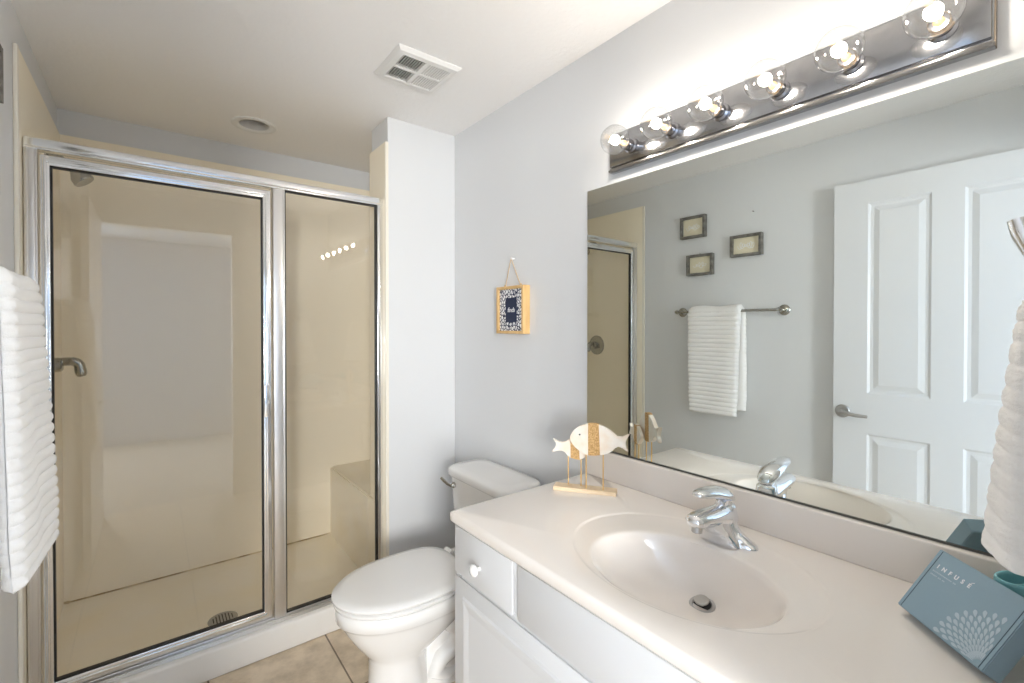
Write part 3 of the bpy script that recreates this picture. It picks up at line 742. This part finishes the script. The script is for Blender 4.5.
# ================================================================== RIGHT: towel ring on the front wall with a bath towel
RX = 1.03
tr = thing('towel_ring', (RX, 0, 1.5), 'chrome towel ring and arm on the front wall at the right of the mirror', 'towel ring')
MB().lathe([(0, 0), (.030, 0), (.030, .005), (.024, .010), (.012, .013), (0, .014)], (RX, .0005, 1.468), (0, 1, 0), 28, cap=False).build('wall_plate', M['chrome'], tr)
MB().tube([(RX, .008, 1.468), (RX, .035, 1.462), (RX, .055, 1.470), (RX, .069, 1.492), (RX, .079, 1.52), (RX, .084, 1.541)], [.009, .0105, .012, .013, .0145, .0135], 16).build('arm', M['chrome'], tr)
MB().tube([(RX + .073 * math.sin(2 * PI * k / 40), .052, 1.399 + .073 * math.cos(2 * PI * k / 40)) for k in range(40)], .0045, 10, closed=True).build('ring', M['chrome'], tr)
def ribbed_hang():
    rnd = random.Random(5); rings = []; z0, z1 = 1.052, 1.430; n = 170
    for i in range(n + 1):
        u_ = i / n; z = z0 + (z1 - z0) * u_
        d_ = 1 - u_   # 0 at the top
        hx = .050 + .078 * d_ ** .75; hy = .0255 + .026 * d_ ** .8; cyy = .0525 + .014 * d_
        end = min(1, math.sqrt(max(0, 1 - (1 - min((z - z0) / .020, 1)) ** 2)) + .25) * min(1, math.sqrt(max(0, 1 - (1 - min((z1 - z) / .03, 1)) ** 2)) + .1)
        ph = ((z - z0) / .030 + .12 * math.sin(z * 31)) % 1
        rb = .0042 * (abs(math.sin(PI * ph)) ** .55 - .5)
        ring = []
        for k in range(72):
            a = 2 * PI * k / 72; c, s_ = math.cos(a), math.sin(a)
            wob = 1 + .05 * math.sin(3 * a + 5 * z) + .035 * math.sin(7 * a + 11 * z)
            j_ = rnd.uniform(-.0009, .0009)
            rx = (hx * wob * end + rb + j_); ry = (hy * wob * end + rb + j_)
            ring.append((RX + rx * sp(c, .85), max(.004, cyy + ry * sp(s_, .85)), z + .012 * math.sin(a * 1 + .6) * d_ * (1 if u_ < .9 else .3) - .003 * c))
        rings.append(ring)
    return MB().loft(rings).build('bath_towel', M['towel'], ang=75)
tag(ribbed_hang(), 'white ribbed towel hanging from the towel ring at the right edge of the photo', 'towel')

# ================================================================== BLUE BOX AND TEAL CUP
A_ = Vector((1.1088, .2420, -.5225 + 1.38)); C_ = Vector((.9880, .1147, -.5225 + 1.38)); B_ = Vector((1.1625, .1909, -.416 + 1.38))
e1 = (C_ - A_).normalized(); up = (B_ - A_); hB = up.length; e2 = up.normalized(); nb = e1.cross(e2).normalized()
if nb.x > 0: nb = -nb
LB, TB = (C_ - A_).length, .0315
bx = thing('gift_box', (1.10, .16, ztop), 'dusty blue cardboard box with pale flower emblem leaning at the counter end', 'box')
def fp_(s_, t_, d_=0): return A_ + e1 * s_ + e2 * t_ + nb * d_
mb = MB()
co = [fp_(0, 0), fp_(LB, 0), fp_(LB, hB), fp_(0, hB)]; bk_ = [p - nb * TB for p in co]
mb.loft([bk_, co])
bmesh.ops.bevel(mb.bm, geom=mb.bm.edges[:], offset=.0014, segments=2, affect='EDGES')
mb.build('carton', M['boxblue'], bx, ang=30)
for s_ in (.0085, LB - .007):
    mb = MB().prism([(s_ - .0006, .002), (s_ + .0006, .002), (s_ + .0006, hB - .002), (s_ - .0006, hB - .002)], (A_ + nb * .0001, e1, e2), .00025 * (1 if e1.cross(e2).dot(nb) > 0 else -1))
    mb.build('lid_seam', M['seam'], bx, smooth=False)
hand = 1 if e1.cross(e2).dot(nb) > 0 else -1
W_ = M['whiteink']
fr_ = basis(fp_(.060, hB - .020, .0002), e1, e2)
for k, ch in enumerate('INFUSE'):
    text_mesh('lettering', ch, .0105, basis(fp_(.0190 + k * .0128, hB - .0300, .0003), e1, e2), W_, bx, .0001, 0, 1, bold=.0004)
mb = MB().prism([(.0825, hB - .0240), (.0875, hB - .0208), (.0880, hB - .0218), (.0830, hB - .0249)], (A_ + nb * .0002, e1, e2), .0002 * hand)
mb.build('accent', W_, bx, smooth=False)
# two faint lines of small print as rows of tiny marks
for row, (s0, s1, tt) in enumerate(((.0150, .062, hB - .0415), (.0150, .044, hB - .0485))):
    mb = MB(); s_ = s0; rnd = random.Random(row)
    while s_ < s1:
        wv = rnd.uniform(.0016, .0028); mb.prism([(s_, tt), (s_ + wv, tt), (s_ + wv, tt + .0021), (s_, tt + .0021)], (A_ + nb * .0002, e1, e2), .0002 * hand)
        s_ += wv + (.0008 if rnd.random() > .2 else .003)
    mb.build('small_print', M['petal'], bx, smooth=False)
mb = MB()
bs, bt = LB - .010, .004
for ri in range(8):
    r0 = .008 + ri * .0092
    for k in range(12):
        a = PI + .05 - (k + .5 * (ri % 2)) * (PI * .62 / 11)
        dv = Vector((math.cos(a), math.sin(a))); pv = Vector((-dv.y, dv.x)); L_ = .0135; hw = .0009 + .047 * (r0 + .007) * .105 / .1 * .62
        poly = []
        for t_, wv in ((0, 0), (.25, .5), (.55, .95), (.72, 1), (.88, .7), (1, 0)): poly.append(dv * (r0 + L_ * t_) + pv * hw * wv)
        for t_, wv in ((.88, .7), (.72, 1), (.55, .95), (.25, .5)): poly.append(dv * (r0 + L_ * t_) - pv * hw * wv)
        poly = [(bs + p.x, bt + p.y) for p in poly]
        if all(.0105 < p[0] < LB - .009 and .002 < p[1] < hB - .003 for p in poly): mb.prism(poly, (A_ + nb * .0002, e1, e2), .0002 * hand)
mb.build('flower_emblem', M['petal'], bx, smooth=False)

CUPX, CUPY = 1.178, .078
cp = thing('toothbrush_holder', (CUPX, CUPY, ztop), 'teal oval ceramic toothbrush holder behind the blue box', 'toothbrush holder')
def ov(k, z, a=.052, b=.034, rot=-.75):
    out = []
    for i in range(48):
        t_ = 2 * PI * i / 48; u_ = (a - k) * math.cos(t_); v_ = (b - k) * math.sin(t_)
        out.append((CUPX + u_ * math.cos(rot) - v_ * math.sin(rot), CUPY + u_ * math.sin(rot) + v_ * math.cos(rot), z))
    return out
ZC = ztop + .108
MB().loft([ov(.010, ztop + .0003), ov(.006, ztop + .004), ov(.004, ztop + .02), ov(.001, ZC - .03), ov(0, ZC - .004), ov(.001, ZC), ov(.003, ZC + .0012), ov(.0055, ZC), ov(.007, ZC - .004), ov(.009, ZC - .08), ov(.012, ZC - .085)]).build('cup', M['teal'], cp, ang=60)
mb = MB(); rot = -.75
U_ = Vector((math.cos(rot), math.sin(rot), 0)); V_ = Vector((-math.sin(rot), math.cos(rot), 0)); c_ = Vector((CUPX, CUPY, ZC - .05))
mb.prism([(-.044, -.035), (.044, -.035), (.044, .045), (-.044, .045)], (c_ - V_ * .003 + Vector((0, 0, 0)), U_, Vector((0, 0, 1))), .004, .001)
mb.build('divider', M['teal'], cp, ang=30)
